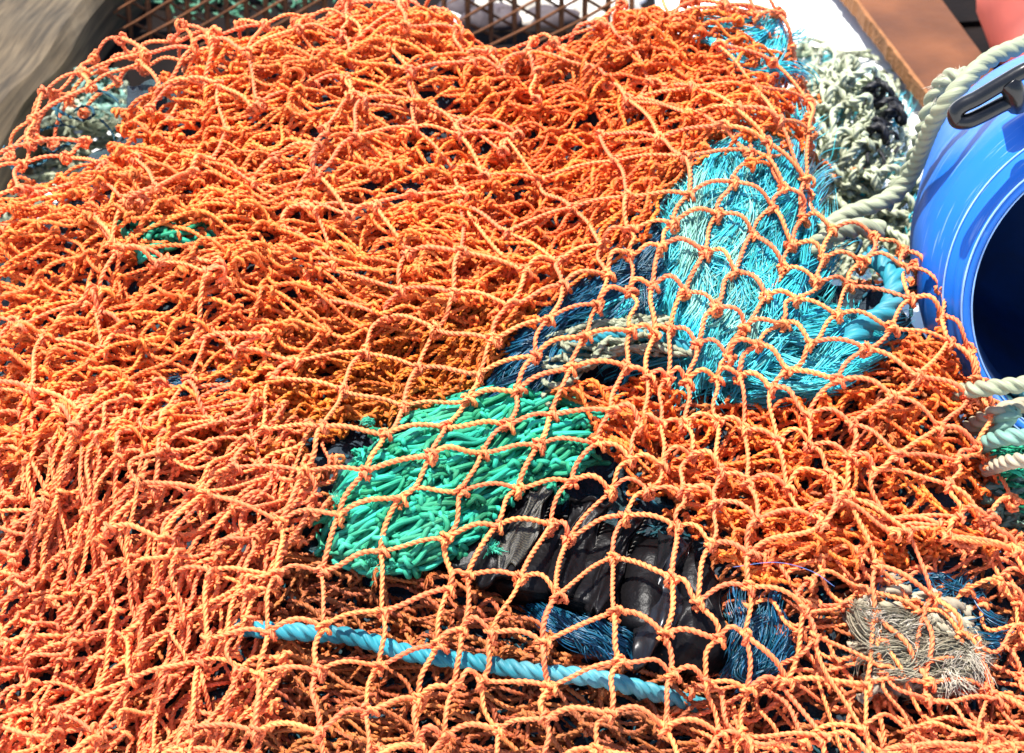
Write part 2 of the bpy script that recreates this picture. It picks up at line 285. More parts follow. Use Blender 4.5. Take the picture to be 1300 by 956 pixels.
# top sheet: knots read off the photo, the rest follows the same weave
TR = {-4: {3: (8, 653)}, -3: {3: (70, 655), 4: (45, 721), 5: (0, 786)}, -2: {3: (135, 672), 4: (118, 722), 5: (90, 793)},
      -1: {3: (206, 683), 4: (196, 753), 5: (173, 830)}, 0: {3: (281, 636), 4: (266, 710), 5: (256, 781), 6: (250, 853)},
      1: {-2: (483, 400), -1: (461, 448), 0: (434, 495), 1: (408, 542), 2: (385, 598), 3: (356, 663), 4: (350, 730), 5: (340, 803)},
      2: {-4: (593, 325), -3: (576, 372), -2: (553, 417), -1: (530, 467), 0: (513, 517), 1: (488, 552), 2: (465, 598), 3: (430, 654), 4: (408, 725), 5: (410, 796)},
      3: {-4: (666, 345), -3: (646, 388), -2: (625, 432), -1: (606, 476), 0: (592, 510), 1: (565, 542), 2: (546, 579), 3: (506, 633), 4: (483, 700), 5: (485, 776), 6: (480, 846)},
      4: {-3: (714, 362), -2: (696, 405), -1: (680, 452), 0: (655, 498), 1: (643, 541), 2: (611, 575), 3: (584, 624), 4: (566, 683), 5: (570, 747), 6: (556, 820)},
      5: {-3: (771, 350), -2: (758, 387), -1: (738, 428), 0: (724, 468), 1: (699, 526), 2: (683, 566), 3: (657, 621), 4: (630, 668), 5: (593, 730), 6: (586, 800)},
      6: {-3: (798, 322), -2: (798, 372), -1: (800, 420), 0: (795, 465), 1: (776, 521), 2: (758, 563), 3: (725, 612), 4: (699, 667), 5: (661, 733), 6: (623, 803)},
      7: {-5: (875, 247), -4: (854, 284), -3: (839, 314), -2: (828, 365), -1: (831, 425), 0: (822, 480), 1: (812, 540), 2: (800, 585), 3: (775, 625), 4: (722, 684), 5: (706, 757), 6: (689, 816)},
      8: {-6: (953, 191), -5: (931, 231), -4: (910, 272), -3: (895, 321), -2: (870, 371), -1: (849, 418), 4: (793, 655), 5: (778, 708), 6: (779, 777), 7: (786, 840)},
      9: {-6: (996, 233), -5: (980, 261), -4: (955, 297), -3: (933, 345), -2: (909, 390), -1: (884, 438), 0: (870, 485), 5: (853, 733), 6: (843, 805)},
      10: {-5: (1007, 312), -4: (995, 340), -3: (973, 377), -2: (944, 417), -1: (925, 455), 5: (885, 765), 6: (912, 812)},
      11: {-4: (1036, 358), -3: (1011, 380), -2: (991, 412), -1: (963, 438), 0: (938, 477), 5: (950, 745), 6: (945, 805)},
      12: {-4: (1078, 363), -3: (1063, 400), -2: (1028, 435), -1: (1000, 470), 5: (1035, 760), 6: (1010, 830)},
      13: {-4: (1156, 380), -3: (1131, 417), -2: (1100, 443), -1: (1063, 483), 5: (1110, 725), 6: (1095, 790)},
      14: {-4: (1196, 395), -3: (1205, 430), -2: (1163, 477), -1: (1133, 503), 0: (1080, 538), 4: (1160, 712), 5: (1180, 770), 6: (1170, 842)},
      15: {-3: (1240, 468), -2: (1226, 512), 0: (1140, 575), 4: (1240, 700), 5: (1247, 768), 6: (1255, 830)}}
EX = {(-6, -2): (20, 370), (-6, 2): (-60, 560), (-5, -5): (110, 235), (-3, -8): (235, 135), (-1, -10): (330, 60), (-6, -6): (30, 250), (2, -9): (480, 120), (5, -9): (640, 130), (8, -9): (820, 110),
      (-2, -2): (235, 420), (0, -6): (380, 235), (4, -6): (600, 225), (10, -9): (960, 110), (-3, 1): (130, 545), (-5, 5): (-90, 760), (16, 2): (1190, 640), (12, 2): (1000, 620), (9, 2): (880, 590), (16, 7): (1330, 900), (8, 8): (770, 905), (0, 8): (230, 980)}
keys = []; vals = []
for i, c in TR.items():
    for j, p in c.items(): keys.append((i, j)); vals.append(p)
nt_ = len(keys)
for k, p in EX.items(): keys.append(k); vals.append(p)
kx = np.array(keys, float); vx = np.array(vals, float)
def tps(d): return np.where(d > 0, d*d*np.log(np.maximum(d, 1e-9)), 0)
Dm = tps(np.linalg.norm(kx[:, None]-kx[None], axis=2)); Nk = len(kx); lam = np.full(Nk, .25)
A_ = np.zeros((Nk+3, Nk+3)); A_[:Nk, :Nk] = Dm+np.diag(lam); A_[:Nk, Nk] = 1; A_[:Nk, Nk+1:] = kx; A_[Nk, :Nk] = 1; A_[Nk+1:, :Nk] = kx.T
W_ = np.linalg.solve(A_, np.vstack([vx, np.zeros((3, 2))]))
def warp(ij):
    d = tps(np.linalg.norm(ij[:, None]-kx[None], axis=2)); return d@W_[:Nk]+W_[Nk]+ij@W_[Nk+1:]
I0, I1, J0, J1 = -12, 22, -15, 12
gi, gj = np.meshgrid(np.arange(I0, I1), np.arange(J0, J1), indexing='ij'); ij = np.stack([gi.ravel(), gj.ravel()], 1).astype(float)
pp = warp(ij); pp += rng.normal(0, 5, pp.shape)
kd = {k: v for k, v in zip(keys[:nt_], vals[:nt_])}
for q, (a, b) in enumerate(ij.astype(int)):
    if (a, b) in kd: pp[q] = kd[(a, b)]
px = pp[:, 0].reshape(gi.shape); py = pp[:, 1].reshape(gi.shape)
LOOSE = [(400, 520), (500, 400), (600, 350), (700, 320), (800, 230), (860, 180), (1010, 160), (1030, 280), (1190, 340), (1240, 470), (1150, 560), (1000, 560), (900, 600), (960, 760), (930, 900), (300, 900), (330, 640)]
dl, _, _ = polydist(px, py, LOOSE); wl = np.where(inside(px, py, LOOSE), 0, np.clip(dl/90, 0, 1))
wl = wl*np.clip((px+py*.9-150)/160, 0.15, 1); px0, py0 = px.copy(), py.copy()
for f1, f2, q, A in [(.031, .012, 1., 26), (.012, .047, 2.3, 24), (.055, .03, .4, 14), (.02, .085, 4., 13)]:
    g_ = np.sin(px0*f1+py0*f2+q); px = px+wl*A*.6*g_; py = py+wl*A*.7*np.sin(py0*f2*1.3-px0*f1*.8+q*2)
px = px+wl*rng.normal(0, 9, px.shape); py = py+wl*rng.normal(0, 8, px.shape)
top = MB(); d_, _, _ = polydist(px, py, OUT); ok = (inside(px, py, OUT) | (d_ < 120)) & (px > -90) & (px < 1390) & (py < 1030)
Pt = roll(px, py, .006+rng.uniform(-.001, .003, px.shape)+wl*rng.normal(-.004, .004, px.shape)); lay_net(top, Pt, ok, LB, TW*1.02, 12, 38, upw=.75, kn=12, maxd=np.where(wl > .45, 1.25, 2.4), wig=.025, sl=(.16, .06))
N1 = top.build('fishing_net', 'peach')
tag(N1, 'topmost pale orange knotted net with wide open meshes spread over the whole heap', 'fishing net')

# bunched folds of netting under the top sheet
def fold_net(poly, ang, sa, sb, layers, mat_, label, off0=.002, dz=.0065, warpA=.012, r=TW, L=LB, n=12, K=24, jit=.0045, drop=.0, shear=.4, roll_=True):
    """piled layers of the same net: rows run along ang, squeezed to spacing sb across"""
    mb = MB(); poly = np.asarray(poly, float); cx, cy = (poly.min(0)+poly.max(0))/2; c = hit(cx, cy)
    for l in range(layers):
        a = math.radians(ang+rng.normal(0, 9)); ea = np.array([math.cos(a), math.sin(a)])*sa; eb = np.array([-math.sin(a), math.cos(a)])*sb+ea*rng.normal(0, shear)
        m = int(.62/sa)+4; mm = int(.62/sb)+4; i, j = np.meshgrid(np.arange(-m, m), np.arange(-mm, mm), indexing='ij')
        fl = np.array([math.cos(a), math.sin(a)]); cr = np.array([-math.sin(a), math.cos(a)]); cs = sb*rng.uniform(.55, 1.0); ea = fl*sa+cr*cs; eb = fl*sa*.9-cr*cs*1.15; m_ = int(.62/sa)+8; i, j = np.meshgrid(np.arange(-m_*2, m_*2), np.arange(-m_*2, m_*2), indexing='ij'); x = c[0]+i*ea[0]+j*eb[0]; y = c[1]+i*ea[1]+j*eb[1]; x0, y0 = x.copy(), y.copy()
        for s in range(4):
            f = rng.uniform(18, 75); q = rng.uniform(0, 6.28); d = rng.uniform(0, PI); A = warpA*30/f
            keep = None; g = np.sin((x0*math.cos(d)+y0*math.sin(d))*f+q); x = x+A*g*-math.sin(a+rng.normal(0, .4)); y = y+A*g*math.cos(a)
        x = x+rng.normal(0, jit, x.shape); y = y+rng.normal(0, jit, x.shape)
        z = H(x, y)+off0-l*dz+rng.normal(0, .003, x.shape)+.004*np.sin(x0*70+l)*np.sin(y0*60+l*2)
        P = np.stack([x, y, z], -1); qx, qy = project(P); qx = qx+rng.normal(0, 12, qx.shape); ok = inside(qx, qy, poly)&inside(qx,qy,OUT)
        d_, _, _ = polydist(qx, qy, OUT); P[..., 2] -= np.clip(1-d_/60, 0, 1)**2*.03
        if drop: ok &= rng.random(ok.shape) > drop
        lay_net(mb, P, ok, L, r, n, K, upw=.3, kn=9, maxd=1.7, wig=.07)
    o = mb.build('fishing_net', mat_); tag(o, label, 'fishing net', 'folds of orange netting piled in the heap'); return o
N1['group'] = 'folds of orange netting piled in the heap'
fold_net([(130, 190), (200, 95), (280, 45), (420, 5), (450, -40), (560, -40), (600, 30), (640, 90), (560, 210), (380, 260), (60, 300), (-30, 330), (-30, 270)], 6, .030, .015, 6, 'orange',
         'bright orange netting in near level pleats at the back left, beside the weathered timber')
fold_net([(570, 20), (700, 30), (760, 25), (780, -20), (990, -30), (1030, 100), (1025, 200), (1000, 270), (960, 200), (900, 195), (840, 240), (800, 330), (640, 420), (470, 330), (560, 200)], 34, .031, .0145, 6, 'deep',
         'deep orange netting in pleats rising to the right, at the back above the teal fibres', off0=.001)
fold_net([(-40, 280), (380, 230), (600, 200), (640, 400), (420, 460), (300, 560), (-60, 620)], 22, .032, .016, 7, 'orange',
         'orange netting crumpled in the left middle of the heap with dark gaps between its folds', off0=.002)
fold_net([(-60, 500), (300, 470), (420, 560), (430, 640), (340, 760), (360, 900), (300, 1020), (-60, 1020)], 52, .033, .016, 6, 'peach',
         'pale orange netting gathered in steep folds in the bottom left corner')
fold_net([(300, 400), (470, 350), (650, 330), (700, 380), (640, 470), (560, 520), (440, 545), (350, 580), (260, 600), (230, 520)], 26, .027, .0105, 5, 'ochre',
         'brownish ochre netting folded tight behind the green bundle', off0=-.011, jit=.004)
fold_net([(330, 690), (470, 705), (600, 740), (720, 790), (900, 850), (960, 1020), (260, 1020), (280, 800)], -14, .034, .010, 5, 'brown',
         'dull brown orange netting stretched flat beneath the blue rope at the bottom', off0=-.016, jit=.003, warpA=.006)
fold_net([(715, 500), (735, 470), (830, 470), (880, 520), (1000, 500), (1150, 420), (1215, 390), (1250, 500), (1262, 600), (1320, 690), (1150, 730), (960, 750), (900, 690), (830, 650), (770, 620)], 2, .031, .014, 6, 'deep',
         'deep orange netting sagging in level folds at the right, below the blue barrel', off0=-.003, drop=.06)
fold_net([(930, 700), (1100, 690), (1330, 660), (1400, 1020), (860, 1020), (870, 850), (960, 840)], -25, .033, .020, 5, 'peach',
         'pale peach netting over the tan frayed rope in the bottom right corner', off0=.0, drop=.04)

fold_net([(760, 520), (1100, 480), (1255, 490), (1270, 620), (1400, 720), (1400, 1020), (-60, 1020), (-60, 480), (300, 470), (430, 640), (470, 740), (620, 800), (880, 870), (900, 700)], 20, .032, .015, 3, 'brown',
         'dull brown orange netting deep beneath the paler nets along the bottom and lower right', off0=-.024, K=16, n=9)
# added dark sheet filling the heap, standing in for old netting and dark gaps
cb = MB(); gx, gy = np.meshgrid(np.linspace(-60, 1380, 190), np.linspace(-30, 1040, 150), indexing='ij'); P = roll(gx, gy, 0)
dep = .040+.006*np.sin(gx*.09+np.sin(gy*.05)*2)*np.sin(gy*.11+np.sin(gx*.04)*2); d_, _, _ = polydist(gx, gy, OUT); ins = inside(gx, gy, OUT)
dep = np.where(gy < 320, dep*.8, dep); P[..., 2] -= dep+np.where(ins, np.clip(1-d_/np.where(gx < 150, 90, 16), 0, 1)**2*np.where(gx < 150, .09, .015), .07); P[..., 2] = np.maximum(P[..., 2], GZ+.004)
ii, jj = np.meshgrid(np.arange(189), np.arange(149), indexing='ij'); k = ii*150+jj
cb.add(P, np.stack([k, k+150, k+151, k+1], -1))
core = cb.build('heap_filler', 'core'); tag(core, 'dark navy filler sheet added beneath the orange netting to darken the gaps', 'heap_filler')

def tangle(mb, poly, N, ln, ang, sp, r, off0, dz, K=16, n=9, curl=.6, lobes=3, wz=.004, outline=None, zfun=None, jr=.15, cf=.25):
    """N loose cords lying one over another within a patch"""
    poly = np.asarray(poly, float); lo = poly.min(0); hi = poly.max(0); P = []
    while len(P) < N:
        p = rng.uniform(lo, hi)
        if inside(p[0], p[1], poly): P.append(p)
    P = np.array(P); a = np.radians(-ang+rng.normal(0, sp, N)); l = ln*rng.uniform(.6, 1.4, N); cu = rng.normal(0, curl, N); cv = rng.normal(0, curl, N)
    t = np.linspace(-.5, .5, K)[None]; th = a[:, None]+cu[:, None]*t*2+cv[:, None]*np.sin(t*6+cu[:, None]*3)*.6
    dx = np.cumsum(np.cos(th), 1)/K*l[:, None]; dy = np.cumsum(np.sin(th), 1)/K*l[:, None]*.75
    x = P[:, :1]+dx-dx.mean(1, keepdims=True); y = P[:, 1:]+dy-dy.mean(1, keepdims=True)
    d, nx, ny = polydist(x, y, poly); ins = inside(x, y, poly); x = np.where(ins, x, nx+(x-nx)*cf); y = np.where(ins, y, ny+(y-ny)*cf)
    off = off0-rng.random(N)[:, None]*dz+wz*np.sin(t*rng.uniform(3, 9, (N, 1))+rng.random((N, 1))*6)-np.where(ins, 0, np.minimum(d, 30)*.0005)-np.clip(1-d/25, 0, 1)*.005
    Q = hit(x, y, off) if zfun is None else zfun(x, y, off)
    tubes(mb, Q, r*rng.uniform(1-jr, 1+jr, N), n, lobes=lobes); return Q
def tuft(mb, p, N, ln, r=.00022, d=None, sp=.3, K=7):
    # limp clumps of fibre that bend down over what they lie on
    if d is None: q = rng.uniform(0, 6.28); d = (math.cos(q), math.sin(q), .5)
    nc = max(3, N//14); cl = unit(rng.normal(0, sp, (nc, 3))+np.array(d)); ci = rng.integers(0, nc, N); cb = rng.normal(0, .5, (nc, 3))[ci][:, None]
    dr = unit(cl[ci]+rng.normal(0, .12, (N, 3))); l = ln*rng.uniform(.4, 1.2, N); t = np.linspace(0, 1, K)[None, :, None]
    P = np.asarray(p)[None, None]+rng.normal(0, ln*.08, (N, 1, 3))+dr[:, None]*l[:, None, None]*t+(cb+np.array([0, 0, -.9]))*l[:, None, None]*.45*t**2+rng.normal(0, ln*.06, (N, K, 3))*t
    tubes(mb, P, r, 3, 0); return
    tubes(mb, np.asarray(p)[None, None]+rng.normal(0, ln*.08, (N, 1, 3))+dr[:, None]*l[:, None, None]*t+rng.normal(0, ln*.25, (N, 1, 3))*t**2, r, 3, 0)

# teal netting glimpsed below the orange layers
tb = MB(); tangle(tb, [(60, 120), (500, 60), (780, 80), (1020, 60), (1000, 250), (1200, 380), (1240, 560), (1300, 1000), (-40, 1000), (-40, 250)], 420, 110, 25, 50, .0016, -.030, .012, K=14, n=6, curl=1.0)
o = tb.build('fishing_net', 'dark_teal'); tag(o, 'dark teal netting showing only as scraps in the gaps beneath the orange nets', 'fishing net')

def hanks(mb, poly, NH, per, ln, ang, sp, off0, dz, r=.00035, wid=6, K=16, fld=.5, zfun=None):
    """flowing hanks of loose fibre: every fibre follows its hank"""
    poly = np.asarray(poly, float); lo = poly.min(0); hi = poly.max(0); C0 = []
    while len(C0) < NH:
        p = rng.uniform(lo, hi)
        if inside(p[0], p[1], poly): C0.append(p)
    C0 = np.array(C0); t = np.linspace(-.5, .5, K)[None]
    a = np.radians(-ang+rng.normal(0, sp, NH))+fld*np.sin(C0[:, 0]*.022+C0[:, 1]*.013); cu = rng.normal(0, .45, NH)
    th = a[:, None]+cu[:, None]*t*1.4+.25*np.sin(t*7+rng.random((NH, 1))*6); l = ln*rng.uniform(.6, 1.3, NH)[:, None]
    hx = C0[:, :1]+np.cumsum(np.cos(th), 1)/K*l; hy = C0[:, 1:]+np.cumsum(np.sin(th), 1)/K*l*.8; hx -= np.mean(hx-C0[:, :1], 1, keepdims=True); hy -= np.mean(hy-C0[:, 1:], 1, keepdims=True)
    hid = np.repeat(np.arange(NH), per); n = len(hid); lat = rng.normal(0, wid, (n, 1))*(1+1.2*np.abs(t)*rng.random((n, 1))*2); sft = rng.normal(0, .12, (n, 1))*l[hid]
    wob = rng.normal(0, 2.2, (n, 1))*np.sin(t*rng.uniform(4, 14, (n, 1))+rng.random((n, 1))*6)
    x = hx[hid]-np.sin(th[hid])*(lat+wob)+np.cos(th[hid])*sft; y = hy[hid]+np.cos(th[hid])*(lat+wob)*.8+np.sin(th[hid])*sft
    d, nx, ny = polydist(x, y, poly); ins = inside(x, y, poly); x = np.where(ins, x, nx+(x-nx)*.6); y = np.where(ins, y, ny+(y-ny)*.6)
    off = off0-(rng.random(NH)*dz)[hid][:, None]+rng.normal(0, .0012, (n, 1))+.003*np.sin(t*6+hid[:, None])-np.where(ins, 0, np.minimum(d, 40)*.0004)-(lat/wid)**2*.0008
    tubes(mb, (zfun or hit)(x, y, off), r*rng.uniform(.5, 1.7, n), 3, 0)
# ------------------------------------------------------------------ green bundle
GP = [(424, 648), (452, 590), (520, 530), (590, 500), (640, 494), (700, 505), (745, 540), (752, 585), (700, 612), (640, 630), (600, 690), (540, 722), (470, 728), (430, 700)]
gb = MB(); LOB = 0
for l in range(2):
    a_, b_ = np.meshgrid(np.arange(-22, 22), np.arange(-22, 22), indexing='ij'); f_ = math.radians(-27+rng.normal(0, 5)); c_ = rng.uniform(5, 9)
    u_ = (a_+b_)*57+rng.normal(0, 8, a_.shape); v_ = (a_-b_)*c_+rng.normal(0, 4, a_.shape)+14*np.sin(u_*.02+l)
    qx = 585+u_*math.cos(f_)-v_*math.sin(f_); qy = 610+u_*math.sin(f_)+v_*math.cos(f_); o_ = inside(qx, qy, GP); d_, _, _ = polydist(qx, qy, GP)
    lay_net(gb, hit(qx, qy, .001-l*.0035-np.clip(1-d_/25, 0, 1)*.006+rng.normal(0, .0015, qx.shape)), o_, .0345, .0017, 9, 18, upw=.3, kn=8, maxd=1.6, wig=.05, sl=(.09, .09))
LOB = 3
tangle(gb, GP, 165, 230, 27, 9, .0016, .000, .014, K=24, n=9, curl=.24, lobes=0, wz=.004)
tangle(gb, [(500, 600), (740, 540), (740, 600), (650, 640), (600, 700), (470, 720), (440, 650)], 40, 90, 62, 20, .0017, .000, .006, K=18, n=9, curl=.7, lobes=0)
Q = hit(rng.uniform(450, 730, 26), rng.uniform(540, 640, 26), .0); knots(gb, Q, np.tile([1., .2, 0], (26, 1)), np.tile([0, 1., .2], (26, 1)), .0018)
go = gb.build('fishing_net', 'green'); tag(go, 'bundle of bright green braided netting lying under the open meshes in the centre', 'fishing net')
for (a, b) in [(474, 538), (622, 695), (466, 705), (480, 722), (432, 640)]:
    f = MB(); tuft(f, hit(a, b, .002), 120, .008, sp=.5); f.build('frayed_end', 'greenfray', go)

# ------------------------------------------------------------------ teal and blue frayed rope
def fibre_clump(name, patches, m, label, seed_r=.0004):
    mb = MB()
    for poly, N, ln, ang, sp, off, dz in patches: hanks(mb, poly, N//22, 26, ln*1.6, ang, sp*.7, off, dz, fld=.28)
    o = mb.build(name, m); tag(o, label, 'frayed rope'); return o
fibre_clump('frayed_rope', [([(850, 260), (905, 200), (1000, 185), (1012, 300), (1010, 420), (960, 470), (900, 470), (850, 380)], 3600, 140, 68, 13, 0, .022),
                            ([(900, 215), (960, 195), (1000, 260), (980, 400), (900, 380)], 900, 80, 60, 60, .003, .006)], 'teal',
            'bright teal clump of loose frayed fibres under open orange meshes, right of centre')
fibre_clump('frayed_rope', [([(930, 400), (1050, 400), (1110, 450), (1050, 500), (960, 495)], 800, 110, 12, 22, -.002, .014)], 'teal',
            'fan of teal strands lying level below the bright teal clump')
fibre_clump('frayed_rope', [([(640, 470), (700, 380), (780, 320), (850, 300), (860, 380), (800, 400), (720, 440), (690, 490), (620, 520)], 1500, 110, 48, 22, -.008, .016)], 'blue_fibre',
            'dark blue sheaf of loose fibres between the ochre netting and the cream cord')
fibre_clump('frayed_rope', [([(925, 745), (985, 755), (1000, 800), (985, 860), (930, 860)], 280, 70, 75, 25, -.006, .012)], 'blue_fibre',
            'deep blue fibres standing beside the right end of the black rubber boot')
fibre_clump('frayed_rope', [([(690, 770), (800, 800), (790, 840), (700, 830)], 170, 90, -35, 12, -.010, .01)], 'blue_fibre',
            'dark blue fibres under the lower left of the black rubber boot')
fibre_clump('frayed_rope', [([(1100, 720), (1230, 735), (1270, 800), (1240, 870), (1150, 860), (1130, 780)], 500, 60, 10, 60, -.008, .014)], 'blue_fibre',
            'blue and teal fibre scraps around the tan rope in the bottom right')
fibre_clump('frayed_rope', [([(900, 20), (985, 30), (1005, 90), (960, 100), (905, 60)], 180, 60, 10, 40, -.002, .010)], 'teal',
            'turquoise fibre scraps showing through orange pleats near the top right of the heap')
fibre_clump('frayed_rope', [([(215, 480), (300, 470), (290, 510), (200, 520)], 260, 50, 20, 30, -.008, .008)], 'blue_fibre',
            'small dark blue fibre scraps deep in the orange folds at the left')
sg = MB(); tangle(sg, [(150, 285), (250, 280), (300, 320), (180, 330)], 30, 60, 10, 40, .0018, -.006, .008, K=16, n=9, lobes=0)
tag(sg.build('cord', 'green'), 'scraps of green cord showing between the orange folds at the left', 'cord')
fibre_clump('frayed_rope', [([(700, 420), (790, 360), (860, 320), (885, 400), (870, 455), (770, 440), (700, 470)], 480, 110, 40, 26, -.011, .010)], 'teal',
            'loose teal strands trailing down left from the bright teal clump towards the cream cord')
fibre_clump('frayed_rope', [([(880, 230), (950, 210), (985, 330), (950, 430), (880, 400), (860, 300)], 420, 110, 66, 24, .004, .006)], 'palegreen',
            'wispy pale sea green strands lying over the bright teal clump')
# ------------------------------------------------------------------ ropes
def rope(pts, r, m, name, label, zf=None, K=None, pitch=5.0, deep=.56, group=None, n=24, jitter=0.):
    p = np.array(pts, float); K = K or 40*len(p)//2
    if p.shape[1] == 3 and zf is None: Q = hit(p[:, 0], p[:, 1], p[:, 2])
    elif zf == 'z': Q = np.stack([onz(a, b, c) for a, b, c in p])
    else: Q = p
    mb = MB(); tubes(mb, spline(Q, K), r, n, lobes=3, pitch=r*pitch, deep=deep); o = mb.build(name, m); tag(o, label, 'rope', group); o['q'] = 1; del o['q']; return o
rope([(300, 796, -.018), (345, 800, -.010), (390, 803, -.006), (450, 809, -.007), (520, 829, -.005), (600, 840, -.006), (680, 853, -.006), (760, 862, -.008), (850, 885, -.016), (900, 900, -.03)], .0056, 'blue_rope', 'rope', 'light blue twisted rope lying across the bottom in front of the black rubber', K=230)
rope([(1070, 452, -.012), (1090, 420, -.003), (1128, 396, .001), (1138, 362, .001), (1128, 338, -.003), (1105, 322, -.012)], .0085, 'blue_rope', 'rope', 'thick blue twisted rope curling under orange meshes beside the barrel', K=110)
rope([(690, 480, -.014), (730, 440, -.006), (790, 425, -.004), (850, 432, -.004), (905, 462, -.006), (960, 478, -.01)], .0045, 'blue_rope', 'rope', 'thin blue rope running along the cream cord in the middle', K=150)
cb_ = MB(); tangle(cb_, [(700, 430), (780, 400), (860, 405), (900, 440), (880, 460), (800, 440), (730, 470), (700, 520), (690, 470)], 50, 140, 14, 22, .0023, .000, .008, K=18, n=9)
o = cb_.build('cord', 'cream'); tag(o, 'pale cream cord in a loose hank between the dark blue and the teal fibres', 'cord')

# ------------------------------------------------------------------ black ribbed rubber piece
def on_quad(a, b, c, d, u, v): return (1-u)*(1-v)*np.array(a)+u*(1-v)*np.array(b)+u*v*np.array(c)+(1-u)*v*np.array(d)
def sheet(mb, quad, nu, nv, offf, thick=.003, uvs=1):
    u, v = np.meshgrid(np.linspace(0, 1, nu), np.linspace(0, 1, nv), indexing='ij'); U = u[..., None]; V = v[..., None]
    p = on_quad(*quad, U, V); p = p+np.stack([6*np.sin(v*7+u*3), 4*np.sin(u*11)], -1); T = hit(p[..., 0], p[..., 1], offf(u, v)+.0012*np.sin(u*13+v*7)*np.sin(v*11+u*5)+.0004*np.sin(u*29+np.sin(v*9)*2)); B = T-np.array([0, 0, thick])
    i, j = np.meshgrid(np.arange(nu-1), np.arange(nv-1), indexing='ij'); k = i*nv+j; q = np.stack([k, k+nv, k+nv+1, k+1], -1)
    uv = np.stack([np.stack([u[:-1, :-1], v[:-1, :-1]], -1), np.stack([u[1:, :-1], v[1:, :-1]], -1), np.stack([u[1:, 1:], v[1:, 1:]], -1), np.stack([u[:-1, 1:], v[:-1, 1:]], -1)], -2)*uvs
    mb.add(T, q, uv); mb.add(B, q[..., ::-1], uv)
    n0 = mb.n-2*nu*nv; e = [i_*nv for i_ in range(nu)]; e2 = [i_*nv+nv-1 for i_ in range(nu)]; m0 = nu*nv; f = []
    for L_ in (e, e2, list(range(nv)), [(nu-1)*nv+j_ for j_ in range(nv)]):
        for a, b in zip(L_[:-1], L_[1:]): f.append((a, b, b+m0, a+m0))
    mb.q.append(np.array(f)+n0); mb.uv.append(np.zeros((len(f)*4, 2)))
rp = hit(740, 730, -.02); R0 = empty('rubber_boot', rp); tag(R0, 'crumpled black ribbed rubber boot under wide orange meshes, low in the centre', 'boot')
sb = MB(); sheet(sb, [(640, 640), (880, 690), (925, 850), (560, 735)], 130, 40, lambda u, v: -.020+.010*np.abs(np.sin(u*PI*4.5+v*1.2))**.7+.006*np.sin(PI*v)-.018*(np.clip(.15-v, 0, 1)/.15)**2-.02*(np.clip(v-.8, 0, 1)/.2)**2)
sb.build('shaft', 'rubber', R0)
for k, (q, h) in enumerate([([(655, 618), (712, 612), (668, 720), (600, 742)], .006), ([(722, 628), (778, 640), (735, 755), (690, 745)], .003), ([(785, 650), (822, 655), (765, 780), (738, 770)], .003)]):
    sb = MB(); sheet(sb, q, 26, 50, lambda u, v: h-.012+.007*np.sin(PI*u)**.6-.012*(np.clip(.1-v, 0, 1)/.1)**2, .004); rib = sb.build('rib', 'rubber', R0)
    if k == 0:
        sb = MB(); sheet(sb, [(672, 622), (706, 618), (664, 712), (628, 722)], 16, 40, lambda u, v: h-.012+.0085+.0004*np.sin(u*40), .001, 1); sb.build('mesh_panel', 'weave', R0)
    x = np.linspace(q[1][0]-3, q[2][0]-1, 22); y = np.linspace(q[1][1]+6, q[2][1]-5, 22); st = MB()
    Pm = hit(x, y, h-.009); tubes(st, np.stack([Pm-np.array([.0011, .0006, 0]), Pm+np.array([0, 0, .0004]), Pm+np.array([.0011, .0006, 0])], 1), .00022, 5, 0); st.build('stitching', 'thread', rib)
sb = MB(); sheet(sb, [(835, 672), (880, 690), (880, 770), (800, 850)], 30, 50, lambda u, v: -.012+.009*np.sin(PI*u)+.004*np.sin(v*9), .004); sb.build('ankle_flap', 'greyplastic', R0)
sb = MB(); sheet(sb, [(875, 700), (918, 745), (925, 850), (815, 855)], 40, 50, lambda u, v: -.012+.012*np.sin(PI*np.clip(u, 0, 1))-.012*(v-.5)**2*4, .004); sb.build('foot', 'rubber', R0)

# ------------------------------------------------------------------ setting behind
g = MB(); g.add([(-60, -60, GZ), (60, -60, GZ), (60, 60, GZ), (-60, 60, GZ)], [(0, 1, 2, 3)]); tag(g.build('ground', 'ground'), 'pale sunlit concrete ground', kind='structure')
def low(x, y, off): # things on the low ground beyond the heap
    return onz(x, y, 0)+0*off[..., None]
def mound(cx, cy, sx, sy, h, base=GZ):
    c = onz(cx, cy, base)
    def f(x, y, off):
        P = onz(x, y, base)
        for _ in range(8):
            z = base+h*np.exp(-((P[..., 0]-c[0])/sx)**2-((P[..., 1]-c[1])/sy)**2)+off; t = (z-CAM[2])/rays(x, y)[..., 2]; P = CAM+rays(x, y)*t[..., None]
        return P
    return f
RM = [(985, 30), (1030, 62), (1100, 78), (1125, 100), (1140, 160), (1165, 210), (1172, 300), (1165, 345), (1080, 350), (1010, 330), (1000, 200)]
zf = mound(1080, 300, .16, .22, .16)
pb = MB(); 
KS = .7
for l in range(2):
    a_, b_ = np.meshgrid(np.arange(-4, 7), np.arange(-3, 9), indexing='ij'); qx = 1035+a_*42-b_*12+14*np.sin(b_*1.3+l)+rng.normal(0, 10, a_.shape); qy = 85+b_*38+a_*10+12*np.sin(a_*1.7+l*2)+rng.normal(0, 10, a_.shape)
    lay_net(pb, zf(qx, qy, .010-l*.009+rng.normal(0, .003, a_.shape)), inside(qx, qy, RM), .060, .0036, 12, 30, upw=.35, kn=12, maxd=2.2)
KS = 1.
tangle(pb, RM, 70, 200, 60, 30, .0030, .008, .02, K=26, n=12, curl=.5, zfun=zf, wz=.004)
tangle(pb, RM, 26, 80, 80, 25, .0028, .008, .02, K=16, n=12, curl=.8, zfun=zf, wz=.006)
